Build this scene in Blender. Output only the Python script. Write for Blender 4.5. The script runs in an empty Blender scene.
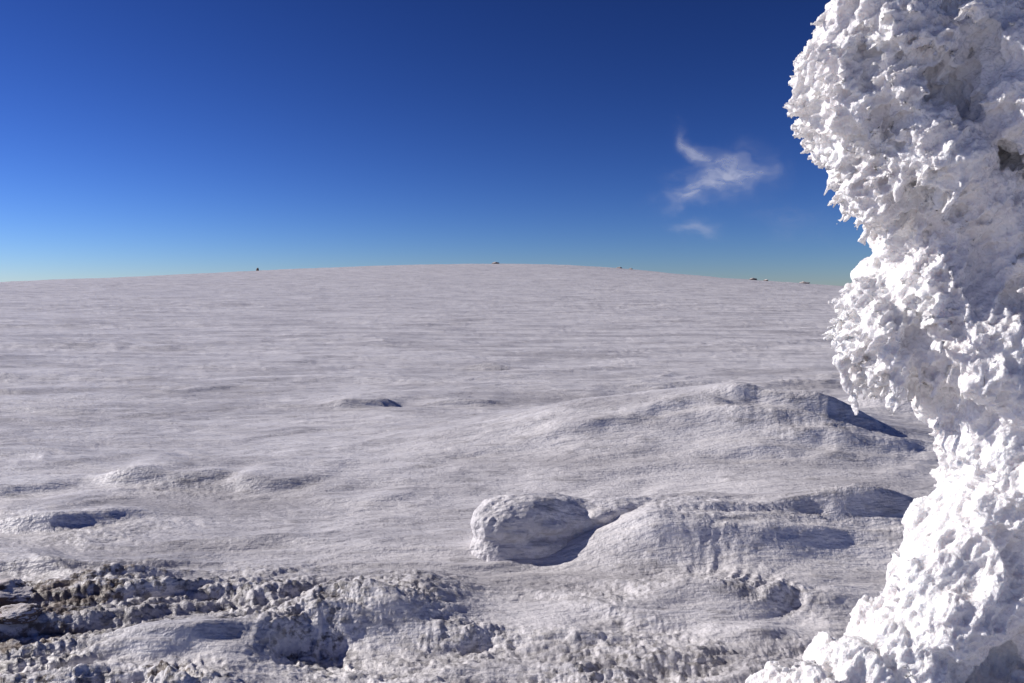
import bpy, math, random
import numpy as np
from mathutils import Vector

random.seed(7); rng=np.random.default_rng(7)
scene=bpy.context.scene
scene.view_settings.view_transform='Standard'
scene.view_settings.look='None'
scene.view_settings.exposure=0

# ---------------------------------------------------------------- noise
def _h(ix,iy,iz,seed):
    h=(ix.astype(np.uint32)*np.uint32(374761393)+iy.astype(np.uint32)*np.uint32(668265263)
       +iz.astype(np.uint32)*np.uint32(2147483647)+np.uint32((seed*974634777)&0xffffffff))
    h=(h^(h>>np.uint32(13)))*np.uint32(1274126177)
    h=(h^(h>>np.uint32(16)))*np.uint32(2246822519)
    return h^(h>>np.uint32(15))
def n2(x,y,seed=0):
    xi=np.floor(x);yi=np.floor(y);fx=x-xi;fy=y-yi
    xi=xi.astype(np.int64);yi=yi.astype(np.int64);z=np.zeros_like(xi)
    u=fx*fx*fx*(fx*(fx*6-15)+10);v=fy*fy*fy*(fy*(fy*6-15)+10)
    def g(dx,dy):
        a=_h(xi+dx,yi+dy,z,seed).astype(np.float64)*(2*math.pi/4294967296.0)
        return np.cos(a)*(fx-dx)+np.sin(a)*(fy-dy)
    a=g(0,0);b=g(1,0);c=g(0,1);d=g(1,1)
    return (a+(b-a)*u+(c-a)*v+(a-b-c+d)*u*v)*1.5
def n3(p,seed=0):
    pi=np.floor(p);f=p-pi;pi=pi.astype(np.int64)
    w=f*f*f*(f*(f*6-15)+10)
    out=0
    for dx in (0,1):
        for dy in (0,1):
            for dz in (0,1):
                h=_h(pi[:,0]+dx,pi[:,1]+dy,pi[:,2]+dz,seed)
                gx=((h&np.uint32(1023)).astype(np.float64)/511.5-1)
                gy=(((h>>np.uint32(10))&np.uint32(1023)).astype(np.float64)/511.5-1)
                gz=(((h>>np.uint32(20))&np.uint32(1023)).astype(np.float64)/511.5-1)
                d=gx*(f[:,0]-dx)+gy*(f[:,1]-dy)+gz*(f[:,2]-dz)
                wx=w[:,0] if dx else 1-w[:,0]
                wy=w[:,1] if dy else 1-w[:,1]
                wz=w[:,2] if dz else 1-w[:,2]
                out=out+d*wx*wy*wz
    return out*1.3
def fbm2(x,y,o,seed,gain=.5,lac=2.03):
    s=0;a=1
    for i in range(o):
        s=s+a*n2(x,y,seed+i*17); a*=gain; x=x*lac+3.1; y=y*lac-1.7
    return s
def ss(a,b,x):
    t=np.clip((x-a)/(b-a),0,1); return t*t*(3-2*t)
def agauss(x,c,sl,sr,p=2.0):
    d=x-c; s=np.where(d<0,sl,sr); return np.exp(-np.abs(d/s)**p)
def terrace(n,k,sharp):
    t=n*k; f=np.floor(t); r=t-f
    return (f+ss(.5-sharp,.5+sharp,r))/k

# ---------------------------------------------------------------- terrain
def terrain(x,y):
    r=np.sqrt(x*x+y*y)
    # far dome-shaped hill
    G=np.exp(-((y-400)/225)**2)-math.exp(-(400/225)**2)
    G=np.where(y<0,0,G)
    xs=np.where(x<0,205.,106.)
    S=1-(x/xs)**2
    S=np.where(S<-.5,-.5+.2*np.tanh((S+.5)/.2),S)
    z=13.2*G*S
    z=z-26*ss(450,2500,r)
    near=np.exp(-(r/26)**2)
    mid=np.exp(-(r/110)**2)
    # warp
    wx=.9*fbm2(x*.35,y*.35,3,11); wy=.9*fbm2(x*.35,y*.35,3,12)
    ca,sa=math.cos(.16),math.sin(.16)
    a=x*ca+y*sa; b=-x*sa+y*ca
    aw=a+wx; bw=b+wy*.6
    z=z+.30*n2(x*.02,y*.045,3)*ss(8,60,r)+.10*n2(aw*.09,bw*.22,4)*ss(5,20,r)
    def sas(L,st,seed):
        n=n2(aw/(L*st),bw/L,seed)
        return 1-np.abs(n)*2.0
    far=ss(2.5,14,r)
    pm=.5+.5*np.clip(n2(x*.05,y*.09,31)*2.2,-1,1)
    z=z+.080*np.maximum(sas(5.0,3.4,21),0)**2*far*(.4+pm)
    z=z+.050*np.maximum(sas(1.9,3.6,22),0)**2*(.3+pm)*(.35+.65*far)
    z=z+.022*np.maximum(sas(.75,4.0,23),0)**2*(.5+pm)
    pk=ss(.05,.6,n2(x*.09+3,y*.2,33)+.25*n2(x*.5,y*.7,34))*ss(9,18,r)
    z=z+pk*(.028*ss(.0,.45,n2(aw*.35,bw*1.5,35))+.014*ss(.0,.40,n2(aw*.8,bw*3.4,36)))
    z=z+.018*fbm2(aw*.6,bw*3.2,3,24)*mid
    z=z+.005*fbm2(aw*2.5,bw*9,3,25,.6)*near

    # ---- individual drifts
    wx2=.16*fbm2(x*.8,y*.8,2,41,.35); wy2=.13*fbm2(x*.6,y*.8,2,42,.35)
    X=x+wx2; Y=y+wy2
    M1=agauss(X,3.2,2.6,2.5,2.0)*agauss(Y,12.0,1.60,2.2,2.2)
    z=z+.76*M1
    z=z+.26*agauss(X,0.4,2.4,1.5)*agauss(Y,11.7+.15*(x),1.0,1.8)
    # scarps: crisp wind-cut edges, gentle behind, scooped in front
    def scarp(x0,x1,c0,sl_,curv,am,back,seed,hol=.8,wob=.14,sharp=1.0):
        nonlocal z
        xm=.5*(x0+x1); hw=.5*(x1-x0)
        I=np.where((np.abs(X-xm)<1.7*hw)&(np.abs(Y-c0)<max(3.5,5*back)))[0]
        if len(I)==0: return
        Xi=X[I]; t=(Xi-xm)/hw; xi=x[I]; yi=y[I]
        l=c0+sl_*(Xi-xm)+curv*t*t+wob*n2(xi*.7,yi*.25,seed)+.04*n2(xi*2.6,yi*.8,seed+1)
        m_=np.exp(-np.abs(t)**4)*(.75+.5*n2(xi*1.1,yi*.3,seed+2))
        dd=(Y[I]-l)
        z[I]+=m_*am*(ss(-.10*sharp,.03*sharp,dd)*np.exp(-np.maximum(dd,0)/back)-hol*.55*np.exp(-((dd+.26)/.20)**2))
    z=z+0.
    scarp(3.1,5.4,11.5,-.16,0,.27,.9,147,1.0,.14,1.0)
    scarp(2.2,4.8,11.0,-.12,0,.15,.6,151,.9,.14,1.2)
    scarp(3.0,6.0,10.55,-.08,0,.14,.5,155,.8,.14,1.2)
    scarp(2.0,5.0,10.15,-.02,0,.09,.5,158,.6,.14,1.4)
    scarp(.6,3.0,11.2,.14,0,.12,.6,159,.5,.14,1.3)
    z=z+.42*agauss(X,7.3,1.1,1.3)*agauss(Y,14.3,.6,1.5)
    scarp(6.2,8.6,13.9,0,.2,.18,.6,163)
    # elongated drift
    M2=ss(.2,1.3,X)*(1-ss(3.4,4.8,X))*agauss(Y,7.12+.03*X,.52,.9,2.6)
    z=z+.34*M2*(1+.12*n2(X*.9+2,Y*.6,44))
    scarp(1.6,4.5,7.30,.02,0,.18,.6,167,.7,.12)
    scarp(1.0,4.2,6.85,.06,0,.07,.4,168,.7,.12)
    rib=1-np.abs(n2((x*.35+Y*.5),(Y*6-x*.8),61))*2.2
    z=z+.024*np.maximum(rib,0)*M2
    M3=agauss(X,-.85,.5,.45)*agauss(Y,5.6,.35,.7)
    z=z+.18*M3
    M4=agauss(X,1.5,1.0,1.2)*agauss(Y,5.9,.35,.5)
    z=z+.11*M4
    scarp(.8,2.8,5.80,.05,0,.10,.4,171)
    M4c=agauss(X,.6,1.3,1.6)*agauss(Y,4.9,.5,.5)
    z=z+.07*M4c
    for k_,(x0,x1,cy,slp,h) in enumerate(((-5.0,-3.5,9.5,.10,.22),(-3.4,-2.2,9.4,.08,.19),(-6.8,-5.2,9.1,.1,.10),(-5.8,-3.9,7.75,.12,.14),
                            (-3.6,-2.1,15.2,.1,.16),(-1.7,-.2,15.5,.1,.15),(-1.8,.4,21.5,.08,.20),(7.5,10.5,20,.05,.2),
                            (-2.3,-1.1,8.6,.1,.06))):
        scarp(x0,x1,cy,slp,.15,h,.8,200+k_*5,0,.10,1.8)
    ML=(1-ss(-1.9,-.8,X))*agauss(Y,5.2,1.2,1.15,2.2)*ss(-9,-5,x)
    z=z+.15*ML
    for k_,(x0,x1,cy,slp,h) in enumerate(((-4.6,-2.8,6.55,.12,.11),(-4.3,-2.6,6.05,.12,.09),(-3.5,-1.9,5.65,.15,.12),(-4.0,-2.4,5.2,.1,.10),(-2.5,-1.0,5.15,.2,.13),(-3.2,-1.9,4.85,.1,.10),(-1.4,-.4,5.45,.1,.09),(-.4,.8,5.2,.1,.08),(.9,1.9,5.25,.0,.09),(-2.2,-1.2,5.9,.2,.08),(.2,1.4,4.95,.1,.07))):
        scarp(x0,x1,cy,slp,.05,h,.35,300+k_*5,.6,.12)
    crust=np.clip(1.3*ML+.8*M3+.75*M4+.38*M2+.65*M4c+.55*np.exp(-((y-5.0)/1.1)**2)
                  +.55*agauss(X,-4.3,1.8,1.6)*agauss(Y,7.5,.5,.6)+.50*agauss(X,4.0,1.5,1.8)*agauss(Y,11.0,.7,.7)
                  +.50*agauss(X,-3.4,1.5,1.3)*agauss(Y,9.2,.4,.4),0,1.25)  # drift-front terms add crust and, through its dark grit, painted shade
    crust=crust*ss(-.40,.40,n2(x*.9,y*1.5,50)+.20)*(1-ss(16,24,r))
    c1=fbm2(aw*.55,bw*1.9,3,51,.40)
    z=z+crust*.070*terrace(c1+.05*n2(aw*3,bw*5,52),3.8,.09)
    c2=fbm2(aw*1.5+wx2*3,bw*4.2+wy2*3,3,53,.45)
    z=z+crust*.036*terrace(c2+.06*n2(x*6,y*11,54),3.0,.12)
    c3=n2(x*6,y*11,55)
    z=z+crust*(.010*c3+.012*n2(x*15,y*22,56)+.009*n2(x*36,y*48,57))
    pit=ss(.22,.45,n2(aw*3.2+wx2*4,bw*8.5,59))
    z=z-crust*.024*pit
    z=z+(.3+crust)*.004*n2(x*11+wx*4,y*16,58)*near
    rock=ML*ss(.15,.8,c1*.5+.5*n2(x*1.7,y*2.9,60)+.80*(1-ss(-4.0,-1.8,x)))
    rock=np.clip(rock+crust*pit*.26,0,1)
    return z,crust,rock

ang=np.concatenate([np.linspace(-180,-42,60,endpoint=False),np.linspace(-42,42,960,endpoint=False),np.linspace(42,180,60,endpoint=False)])
ang=np.radians(ang)
rad=[.6]
while rad[-1]<7000:
    r_=rad[-1]
    if r_<3.5: k=.03
    elif r_<9: k=.0038
    elif r_<20: k=.006
    elif r_<60: k=.011
    elif r_<700: k=.014
    else: k=.06
    rad.append(r_*(1+k))
rad=np.array([0.0]+rad)
A,R=np.meshgrid(ang,rad)
x=(R*np.sin(A)).ravel(); y=(R*np.cos(A)).ravel()
z,crust,rock=terrain(x,y)
nr,na=len(rad),len(ang)
print("terrain verts",nr*na)
def grid_mesh(name,co,nr,na,wrap):
    i=np.arange(nr-1)[:,None]; j=np.arange(na if wrap else na-1)[None,:]
    j2=(j+1)%na
    f=np.stack([i*na+j,i*na+j2,(i+1)*na+j2,(i+1)*na+j],-1).reshape(-1,4)
    f=f[:,::-1]
    me=bpy.data.meshes.new(name)
    me.vertices.add(len(co)); me.vertices.foreach_set('co',co.astype(np.float32).ravel())
    me.loops.add(f.size); me.loops.foreach_set('vertex_index',f.astype(np.int32).ravel())
    me.polygons.add(len(f)); me.polygons.foreach_set('loop_start',np.arange(0,f.size,4,dtype=np.int32))
    me.update(calc_edges=True)
    me.polygons.foreach_set('use_smooth',np.ones(len(f),dtype=bool))
    ob=bpy.data.objects.new(name,me); scene.collection.objects.link(ob)
    return ob
def attr(me,name,v):
    a=me.attributes.new(name,'FLOAT','POINT'); a.data.foreach_set('value',np.asarray(v,dtype=np.float32))
ground=grid_mesh('snow_ground',np.stack([x,y,z],1),nr,na,True)
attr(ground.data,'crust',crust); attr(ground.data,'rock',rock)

def gz(px,py):
    a,_,_=terrain(np.array([float(px)]),np.array([float(py)])); return float(a[0])
camz=2.5+gz(0,.5)

# ---------------------------------------------------------------- materials
def newmat(name):
    m=bpy.data.materials.new(name); m.use_nodes=True
    nt=m.node_tree; nt.nodes.clear()
    return m,nt,nt.nodes,nt.links
def mixc(N,L,fac,a,b,bt='MIX'):
    m=N.new('ShaderNodeMix'); m.data_type='RGBA'; m.blend_type=bt
    for s,v in ((m.inputs[0],fac),(m.inputs[6],a),(m.inputs[7],b)):
        if isinstance(v,bpy.types.NodeSocket): L.new(v,s)
        elif isinstance(v,(int,float)): s.default_value=v
        else: s.default_value=(*v,1)
    return m.outputs[2]
def noise(N,L,vec,scale,detail=4,rough=.55):
    n=N.new('ShaderNodeTexNoise'); n.inputs['Scale'].default_value=scale; n.inputs['Detail'].default_value=detail
    n.inputs['Roughness'].default_value=rough; L.new(vec,n.inputs['Vector']); return n.outputs['Fac']
def ramp(N,L,inp,a,b):
    m=N.new('ShaderNodeMapRange'); m.inputs['From Min'].default_value=a; m.inputs['From Max'].default_value=b
    m.interpolation_type='SMOOTHSTEP'
    L.new(inp,m.inputs['Value']); return m.outputs['Result']
def math_(N,L,op,a,b=None):
    m=N.new('ShaderNodeMath'); m.operation=op
    for s,v in ((m.inputs[0],a),(m.inputs[1],b)):
        if v is None: continue
        if isinstance(v,bpy.types.NodeSocket): L.new(v,s)
        else: s.default_value=v
    return m.outputs[0]
def bump(N,L,h,strength,dist,normal=None):
    b=N.new('ShaderNodeBump'); b.inputs['Strength'].default_value=strength; b.inputs['Distance'].default_value=dist
    L.new(h,b.inputs['Height'])
    if normal: L.new(normal,b.inputs['Normal'])
    return b.outputs[0]
def hsum(N,L,items):
    s=None
    for so_,k in items:
        t=math_(N,L,'MULTIPLY',so_,k); s=t if s is None else math_(N,L,'ADD',s,t)
    return s

m,nt,N,L=newmat('wind_packed_snow')
tc=N.new('ShaderNodeTexCoord').outputs['Object']
mp=N.new('ShaderNodeMapping'); mp.inputs['Scale'].default_value=(.30,1,1); mp.inputs['Rotation'].default_value=(0,0,-.16); L.new(tc,mp.inputs['Vector']); st=mp.outputs[0]
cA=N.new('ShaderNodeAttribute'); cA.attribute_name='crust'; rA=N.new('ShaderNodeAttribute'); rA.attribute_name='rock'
s1=noise(N,L,st,.9,6,.70); s2=noise(N,L,st,7,3,.7)
col=mixc(N,L,ramp(N,L,s1,.40,.64),(.79,.765,.775),(.52,.50,.515))
col=mixc(N,L,math_(N,L,'MULTIPLY',ramp(N,L,s2,.53,.70),.6),col,(.34,.325,.335))
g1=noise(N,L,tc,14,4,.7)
grit_shade=math_(N,L,'MULTIPLY',ramp(N,L,g1,.46,.62),cA.outputs['Fac'])
col=mixc(N,L,math_(N,L,'MULTIPLY',grit_shade,.70),col,(.22,.205,.20))  # dark crust grit; on drift fronts it also paints in their shade
rf=ramp(N,L,math_(N,L,'ADD',rA.outputs['Fac'],math_(N,L,'MULTIPLY',math_(N,L,'SUBTRACT',g1,.5),2.4)),.40,.85)
rc=mixc(N,L,ramp(N,L,s2,.35,.65),(.085,.066,.058),(.27,.225,.20))
col=mixc(N,L,rf,col,rc)
b=N.new('ShaderNodeBsdfPrincipled'); L.new(col,b.inputs['Base Color'])
b.inputs['Roughness'].default_value=.50; b.inputs['Specular IOR Level'].default_value=.35
f1=noise(N,L,tc,34,3,.7)
L.new(bump(N,L,hsum(N,L,((s1,.18),(s2,.034),(f1,.012))),.9,1.0),b.inputs['Normal'])
o=N.new('ShaderNodeOutputMaterial'); L.new(b.outputs[0],o.inputs[0])
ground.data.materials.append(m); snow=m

m,nt,N,L=newmat('rime_ice'); rime=m
tc=N.new('ShaderNodeTexCoord').outputs['Object']
b=N.new('ShaderNodeBsdfPrincipled')
a1=noise(N,L,tc,3,3,.6)
L.new(mixc(N,L,ramp(N,L,a1,.35,.7),(.95,.935,.93),(.87,.84,.84)),b.inputs['Base Color'])
b.inputs['Subsurface Weight'].default_value=.45
b.inputs['Subsurface Radius'].default_value=(1.0,.9,.85)
b.inputs['Subsurface Scale'].default_value=.035
r1=noise(N,L,tc,26,4,.65)
L.new(math_(N,L,'ADD',math_(N,L,'MULTIPLY',ramp(N,L,r1,.35,.65),.35),.14),b.inputs['Roughness'])
v=N.new('ShaderNodeTexVoronoi'); v.inputs['Scale'].default_value=60; L.new(tc,v.inputs['Vector'])
L.new(bump(N,L,hsum(N,L,((r1,.028),(v.outputs['Distance'],.0055))),.9,1.0),b.inputs['Normal'])
o=N.new('ShaderNodeOutputMaterial'); L.new(b.outputs[0],o.inputs[0])

m,nt,N,L=newmat('dark_rock'); rockm=m
tc=N.new('ShaderNodeTexCoord').outputs['Object']
b=N.new('ShaderNodeBsdfPrincipled'); b.inputs['Roughness'].default_value=.85
q=noise(N,L,tc,9,8,.7)
c=mixc(N,L,ramp(N,L,q,.3,.7),(.07,.047,.038),(.21,.15,.12))
ge=N.new('ShaderNodeNewGeometry'); sp=N.new('ShaderNodeSeparateXYZ'); L.new(ge.outputs['Normal'],sp.inputs[0])
sn=ramp(N,L,math_(N,L,'ADD',sp.outputs['Z'],math_(N,L,'MULTIPLY',math_(N,L,'SUBTRACT',noise(N,L,tc,7,7,.7),.5),2.2)),.65,1.0)
L.new(mixc(N,L,sn,c,(.74,.69,.68)),b.inputs['Base Color'])
L.new(bump(N,L,noise(N,L,tc,25,6,.7),.8,.02),b.inputs['Normal'])
o=N.new('ShaderNodeOutputMaterial'); L.new(b.outputs[0],o.inputs[0])

# ---------------------------------------------------------------- rime building tools
import bmesh
def ico(sub):
    bm=bmesh.new(); bmesh.ops.create_icosphere(bm,subdivisions=sub,radius=1)
    V=np.array([v.co[:] for v in bm.verts]); F=np.array([[q.index for q in f.verts] for f in bm.faces]); bm.free(); return V,F
IV,IF=ico(2)
def blobs(name,items):
    Vs=[];Fs=[];o=0
    for c,r,M in items:
        P=IV*np.array(r)
        if M is not None: P=P@M.T
        Vs.append(P+np.array(c)); Fs.append(IF+o); o+=len(IV)
    return np.concatenate(Vs),np.concatenate(Fs)
def mk(name,V,F):
    me=bpy.data.meshes.new(name); me.from_pydata(V.tolist(),[],F.tolist()); me.update()
    ob=bpy.data.objects.new(name,me); scene.collection.objects.link(ob); return ob
def remesh(ob,vox,smooth=0):
    mod=ob.modifiers.new('r','REMESH'); mod.mode='VOXEL'; mod.voxel_size=vox; mod.use_smooth_shade=True
    if smooth:
        sm=ob.modifiers.new('s','SMOOTH'); sm.factor=.5; sm.iterations=smooth
    dg=bpy.context.evaluated_depsgraph_get(); dg.update()
    me=bpy.data.meshes.new_from_object(ob.evaluated_get(dg)); ob.modifiers.clear()
    old=ob.data; ob.data=me; bpy.data.meshes.remove(old)
def getvn(me):
    n=len(me.vertices); V=np.empty(n*3,dtype=np.float32); me.vertices.foreach_get('co',V)
    W=np.empty(n*3,dtype=np.float32); me.vertices.foreach_get('normal',W)
    return V.reshape(-1,3).astype(np.float64),W.reshape(-1,3).astype(np.float64)
def setv(me,V):
    me.vertices.foreach_set('co',V.astype(np.float32).ravel()); me.update()
def dirm(d,tw=0):
    from mathutils import Matrix
    q=Vector((0,0,1)).rotation_difference(Vector(d).normalized()).to_matrix()@Matrix.Rotation(tw,3,'Z'); return np.array(q)

# ---------------------------------------------------------------- rime covered post (metres: z -> left edge x)
prof=np.array([(0.0,1.0),(.35,1.05),(.47,1.15),(.55,1.52),(.62,1.70),(.69,1.84),(.84,1.97),(1.0,2.02),(1.1,2.07),(1.25,2.15),(1.36,2.20),(1.51,2.22),(1.71,2.21),(1.92,2.21),
 (2.00,2.16),(2.03,1.84),(2.14,1.73),(2.33,1.72),(2.46,1.79),(2.56,1.93),(2.66,1.97),(2.80,1.95),(2.87,1.87),(2.90,1.70),(3.05,1.66),(3.14,1.59),(3.2,1.51),(3.33,1.46),(3.46,1.43),(3.61,1.43),(3.74,1.49),(3.89,1.55),(4.05,1.60),(4.4,1.8),(4.6,2.1)])
items=[]
for i in range(1350):
    zz=rng.uniform(0.0,4.6); le=np.interp(zz,prof[:,0],prof[:,1])
    u_=rng.random()
    rr=rng.uniform(.09,.22)
    if u_<.45: rr=rng.uniform(.04,.10)
    dzs=(-.1,-.05,.05,.1) if rr>.08 else (-.05,.05)
    for dz in dzs:
        le=max(le,np.interp(zz+dz,prof[:,0],prof[:,1])-.04)
    if zz<.7: X_=rng.uniform(le,3.3)
    elif u_<.45: X_=le+abs(rng.normal(0,.12))
    else: X_=rng.uniform(le,3.2)
    X_=max(X_,le+rr*1.0)
    t=np.clip((X_-le)/.7,0,1)
    half=.10+.38*math.sqrt(t)
    if zz<.75: half=.25+.3*t
    yc=4.1+(.05*math.sin(zz*3))
    Y_=yc+rng.uniform(-half,half*.45)
    if zz<.7 and X_<1.95 and zz>.10+.62*np.clip((X_-1.05)/.85,0,1): continue
    items.append(((X_,Y_,zz),(rr,rr*.9,rr*rng.uniform(.8,1.4)),dirm(rng.normal(0,1,3))))
# wind-blown plumes along the weather side of the overhang
for i in range(260):
    zz=rng.uniform(2.06,4.3); le=np.interp(zz,prof[:,0],prof[:,1])
    l=rng.uniform(.05,.13)
    dv=np.array([-1,rng.normal(-.2,.3),rng.normal(-.45,.30)]); dv/=np.linalg.norm(dv)
    dp=abs(rng.normal(0,.22))
    c_=np.array([le+.05+dp,4.08-min(dp*1.1,.38)+rng.normal(0,.06),zz])
    items.append((c_,(l*.20,l*.38,l),dirm(dv,rng.uniform(0,3))))
for k in range(60):
    zz=.1+k*.078
    le=max(np.interp(zz+dz,prof[:,0],prof[:,1]) for dz in (-.15,0,.15))
    for xx in np.arange(le+.28,3.2,.2): items.append(((xx,4.05,zz),(.2,.30,.2),None))
# fill the shallow hollow behind the top lobe
items.append(((2.62,3.9,3.2),(.25,.3,.3),None)); items.append(((2.3,3.95,3.5),(.25,.25,.3),None))
V,F=blobs('r',items); post=mk('rime_ice_formation',V,F)
remesh(post,.018)
V,W=getvn(post.data)
def warp(P,s,a,seed):
    return P+a*np.stack([n3(P*s,seed),n3(P*s+9,seed+1),n3(P*s+19,seed+2)],1)
q=warp(V,2.5,.12,90)
rid=lambda P,sd: 1-np.abs(n3(P,sd))*2.6       # sharp crests
bil=lambda P,sd: np.abs(n3(P,sd))*2.2         # rounded lobes, creased between
# frame leaning down-left, for fins drawn out by the wind
def fin(P,across,along):
    a_=np.array([-.55,-.1,-.83]); a_/=np.linalg.norm(a_)
    b_=np.array([.83,0,-.55]); c_=np.cross(a_,b_); c_/=np.linalg.norm(c_)
    return np.stack([P@a_*along,P@b_*across,P@c_*across],1)
d=.06*n3(q*1.8,1)*2+.050*(bil(q*np.array([3.6,3.6,2.2]),2)-.6)+.036*(rid(fin(q,8,3.0),3)-.6)+.022*(rid(fin(q,17,6)+5,4)-.6)
d=np.clip(d,-.14,.06)
setv(post.data,V+W*d[:,None])
# flakes and icicles
V,W=getvn(post.data)
Fq=[list(p.vertices) for p in post.data.polygons]
it=[]
cand=np.where((V[:,1]<4.3)&(V[:,0]<2.9)&(V[:,2]>.3))[0]
wt=np.where(V[cand,2]>2.0,1.0,.16); wt=wt*np.where(V[cand,0]<2.1,2.6,.7); wt=wt*(.05+ss(-.1,.4,n3(V[cand]*3.1,46))); wt/=wt.sum()
for k in rng.choice(cand,3200,p=wt):
    p=V[k]; n=W[k]
    cl_=n3(p[None]*5,44)[0]*.6
    d=n*.55+np.array([-.85+cl_,-.15,-.45+.4*cl_])+rng.normal(0,.15,3)
    l=rng.uniform(.014,.055)*(1.3 if p[0]<2.0 else .8); w=l*rng.uniform(.25,.5)
    it.append((p+n*.1*l,(w,max(.0055,w*.28),l),dirm(d,rng.uniform(0,6.28))))
cand=np.where((V[:,2]>1.85)&(V[:,2]<2.16)&(V[:,0]<2.15)&(V[:,1]<4.5)&(W[:,2]<-.2))[0]
if len(cand):
    for k in rng.choice(cand,60):
        l=rng.uniform(.03,.105); w=l*rng.uniform(.12,.26)
        it.append((V[k]+np.array([0,0,-l*.6]),(w,w,l),dirm((rng.normal(-.15,.15),rng.normal(0,.12),-1))))
cand=np.where((V[:,2]>2.75)&(V[:,2]<3.1)&(V[:,0]<1.98)&(W[:,2]<-.2))[0]
for k in rng.choice(cand,44):
    l=rng.uniform(.02,.085); w=l*.27
    it.append((V[k]+np.array([0,0,-l*.5]),(w,w,l),dirm((rng.normal(-.3,.2),0,-1))))
for t in range(9):
    it.append(((1.69+.012*t,4.1,2.12-.03*t),(.037-.003*t,.03,.04),None))
V2,F2=blobs('f',it)
Vall=np.concatenate([V,V2]); Fall=Fq+(F2+len(V)).tolist()
me=bpy.data.meshes.new('rime_ice_formation'); me.from_pydata(Vall.tolist(),[],Fall); me.update()
post.data=me
remesh(post,.0092)
V,W=getvn(post.data); print('post verts',len(V))
q=warp(V,9,.025,95)
d=.012*(rid(fin(q,20,8),5)-.7)+.008*(rid(fin(q,38,16),6)-.7)+.004*n3(V*60,7)
setv(post.data,V+W*d[:,None])
post.data.materials.clear(); post.data.materials.append(rime)

# ---------------------------------------------------------------- ice-crusted boulder, half buried at the windward end of the long drift
items=[]
bx,by=-.02,7.0
g0=gz(-.5,6.6)
for i in range(70):
    t=i/69.; rr=.25-.10*t+.02*math.sin(t*9)
    zc=.22-.08*t*t+.05*math.sin(t*2.6)-.05*math.exp(-((t-.45)/.12)**2)
    items.append(((-.10+1.75*t,by+.10+.35*t+.04*math.sin(t*7),zc),(rr*1.1,rr*1.15,rr),None))
    items.append(((-.10+1.75*t,by+.10+.35*t,-.02),(rr*1.2,rr*1.35,rr),None))
for i in range(14):
    t=rng.random(); rr=rng.uniform(.08,.13)
    items.append(((-.20+1.6*t,by+.0+.35*t+rng.uniform(-.14,.1),rng.uniform(.12,.38-.1*t)),(rr*1.6,rr,rr*.8),None))
V,F=blobs('b',items); bl=mk('ice_crusted_boulder',V,F); remesh(bl,.013,14)
V,W=getvn(bl.data)
lft=1-ss(-.22,.22,V[:,0])
q=V+.03*np.stack([n3(V*4,97),n3(V*4+9,98),n3(V*4+19,99)],1)
d=.05*n3(q*1.9,11)+.028*n3(q*np.array([2.6,5,5]),15)+.010*n3(q*11,16)+.014*lft*(rid(q*np.array([8,8,4]),12)-.6)+.008*lft*(rid(q*18,13)-.6)+.004*n3(q*30,14)
V=V+W*d[:,None]; setv(bl.data,V); bl.location=(0,0,g0)
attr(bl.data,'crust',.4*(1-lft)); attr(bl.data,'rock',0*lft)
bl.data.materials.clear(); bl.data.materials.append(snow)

# ---------------------------------------------------------------- rocks lower left
def rockob(cx,cy,s,seed,sub=5,mat=rockm,name='rock'):
    v,f=ico(sub); r=np.random.default_rng(seed)
    for k in range(9):
        d=r.normal(0,1,3); d/=np.linalg.norm(d); off=r.uniform(.55,.85)
        dd=(v@d)-off; v=v-np.outer(np.maximum(dd,0),d)
    P=v*np.array(s)
    n=P/np.linalg.norm(P,axis=1)[:,None]
    P=P+n*(max(s)*(.16*n3(v*1.6+seed,3)+.10*np.abs(n3(v*4+seed,4))+.06*np.abs(n3(v*10+seed,8))+.03*n3(v*22,9)))[:,None]
    ob=mk(name,P,f); ob.location=(cx,cy,gz(cx,cy)+s[2]*.1); ob.data.materials.append(mat)
    ob.data.polygons.foreach_set('use_smooth',np.ones(len(f),dtype=bool))
    return ob
rockob(-3.75,5.75,(.26,.22,.13),3)
rockob(-3.35,5.25,(.16,.14,.05),9)
for (tn,s,sd) in ((-.021,(1.6,1.2,.7),21),(.134,(1.2,1,.5),22),(.149,(.9,1,.4),26),(.302,(1.6,1.5,.7),23),(.318,(1.1,1.5,.5),27),(.366,(2.2,1.6,.9),24),(-.318,(.6,.6,1.0),25)):
    ys=np.linspace(120,480,200); zs,_,_=terrain(ys*tn,ys); k=np.argmax((zs-camz)/ys); cy=ys[k]; f_=cy/330
    rockob(cy*tn,cy,tuple(f_*q_ for q_ in s),sd,3)

# ---------------------------------------------------------------- cirrus cloud : thin sheet some 6 km away, slanting across the wind
nu,nv=460,300
U,Vv=np.meshgrid(np.linspace(0,1,nu),np.linspace(0,1,nv))
px=620+240*U; py=100+165*Vv
tn=(px-512)/796.; Y_=7500./(1+tn)+200*Vv; X_=tn*Y_; Z_=(286-py)/796.*Y_
w1=fbm2(px/38.,py/30.,3,71,.4)*14; w2=fbm2(px/38.,py/30.,3,72,.4)*10
P=px+w1;Q=py+w2
def el(cx,cy,sx,sy,an,amp):
    c,s=math.cos(an),math.sin(an); dx=P-cx;dy=Q-cy
    return amp*np.exp(-((dx*c+dy*s)/sx)**2-((-dx*s+dy*c)/sy)**2)
den=el(728,176,34,17,-.12,1.)+el(690,196,24,8,-.3,1.0)+el(683,150,7,17,-.35,.6)+el(704,162,20,7,.45,.6)+el(690,229,20,7,.1,.6)+el(790,222,36,16,.2,.14)
fib=.70+.42*fbm2(P/24.,Q/9.,4,73,.5)+.12*fbm2(px/7.,py/5.,2,75)
den=np.clip(den*fib,0,1)**1.15*.55
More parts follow.
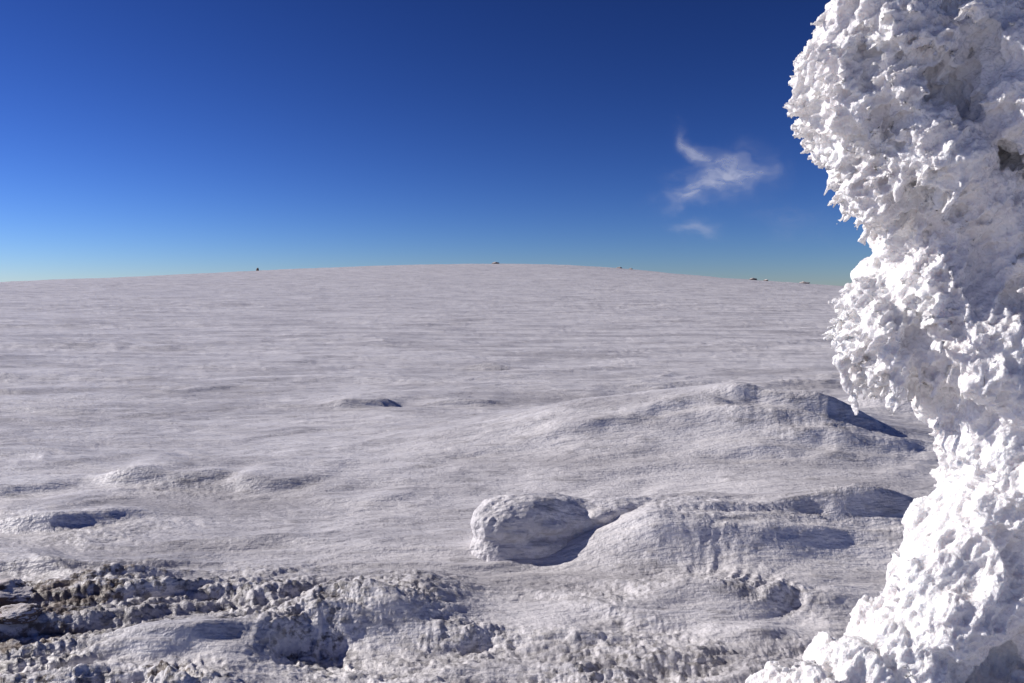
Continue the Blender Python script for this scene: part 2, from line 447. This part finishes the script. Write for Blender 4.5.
den=den*np.minimum(ss(0,.1,U)*ss(0,.1,1-U),ss(0,.1,Vv)*ss(0,.1,1-Vv))
cl=grid_mesh('cirrus_cloud',np.stack([X_.ravel(),Y_.ravel(),Z_.ravel()],1),nv,nu,False)
attr(cl.data,'cover',den.ravel())
m,nt,N,L=newmat('cirrus')
at=N.new('ShaderNodeAttribute'); at.attribute_name='cover'
df=N.new('ShaderNodeBsdfDiffuse'); df.inputs[0].default_value=(.85,.87,.9,1)
tl=N.new('ShaderNodeBsdfTranslucent'); tl.inputs[0].default_value=(.85,.87,.9,1)
ad=N.new('ShaderNodeMixShader'); ad.inputs[0].default_value=.2; L.new(df.outputs[0],ad.inputs[1]); L.new(tl.outputs[0],ad.inputs[2])
tr=N.new('ShaderNodeBsdfTransparent'); mx=N.new('ShaderNodeMixShader')
L.new(at.outputs['Fac'],mx.inputs[0]); L.new(tr.outputs[0],mx.inputs[1]); L.new(ad.outputs[0],mx.inputs[2])
o=N.new('ShaderNodeOutputMaterial'); L.new(mx.outputs[0],o.inputs[0]); cl.data.materials.append(m)

# ---------------------------------------------------------------- light
SE=math.radians(28); saz=math.radians(-75)
sd=Vector((math.sin(saz)*math.cos(SE),math.cos(saz)*math.cos(SE),math.sin(SE)))
su=bpy.data.lights.new('sun','SUN'); su.energy=4.9; su.angle=math.radians(.5); su.color=(1,.94,.88)
so=bpy.data.objects.new('sun',su); scene.collection.objects.link(so); so.rotation_euler=sd.to_track_quat('Z','Y').to_euler()
w=bpy.data.worlds.new('World'); scene.world=w; w.use_nodes=True
N=w.node_tree.nodes; L=w.node_tree.links; N.clear()
sk=N.new('ShaderNodeTexSky'); sk.sky_type='NISHITA'; sk.sun_disc=False; sk.sun_elevation=SE; sk.sun_rotation=saz
sk.altitude=2500; sk.air_density=1.0; sk.dust_density=.1; sk.ozone_density=2.5
gm=N.new('ShaderNodeGamma'); gm.inputs[1].default_value=1.72; L.new(sk.outputs[0],gm.inputs[0])
tint=mixc(N,L,1.0,gm.outputs[0],(.155,.185,.295),'MULTIPLY')
bg=N.new('ShaderNodeBackground'); bg.inputs[1].default_value=.07; L.new(tint,bg.inputs[0])
wo=N.new('ShaderNodeOutputWorld'); L.new(bg.outputs[0],wo.inputs[0])

# ---------------------------------------------------------------- camera
c=bpy.data.cameras.new('camera'); c.lens=28; c.sensor_width=36; c.clip_end=20000; c.clip_start=.05
co=bpy.data.objects.new('camera',c); scene.collection.objects.link(co)
co.location=(0,0,camz); co.rotation_euler=(math.radians(86),0,0)
scene.camera=co
print('cam z',co.location.z)
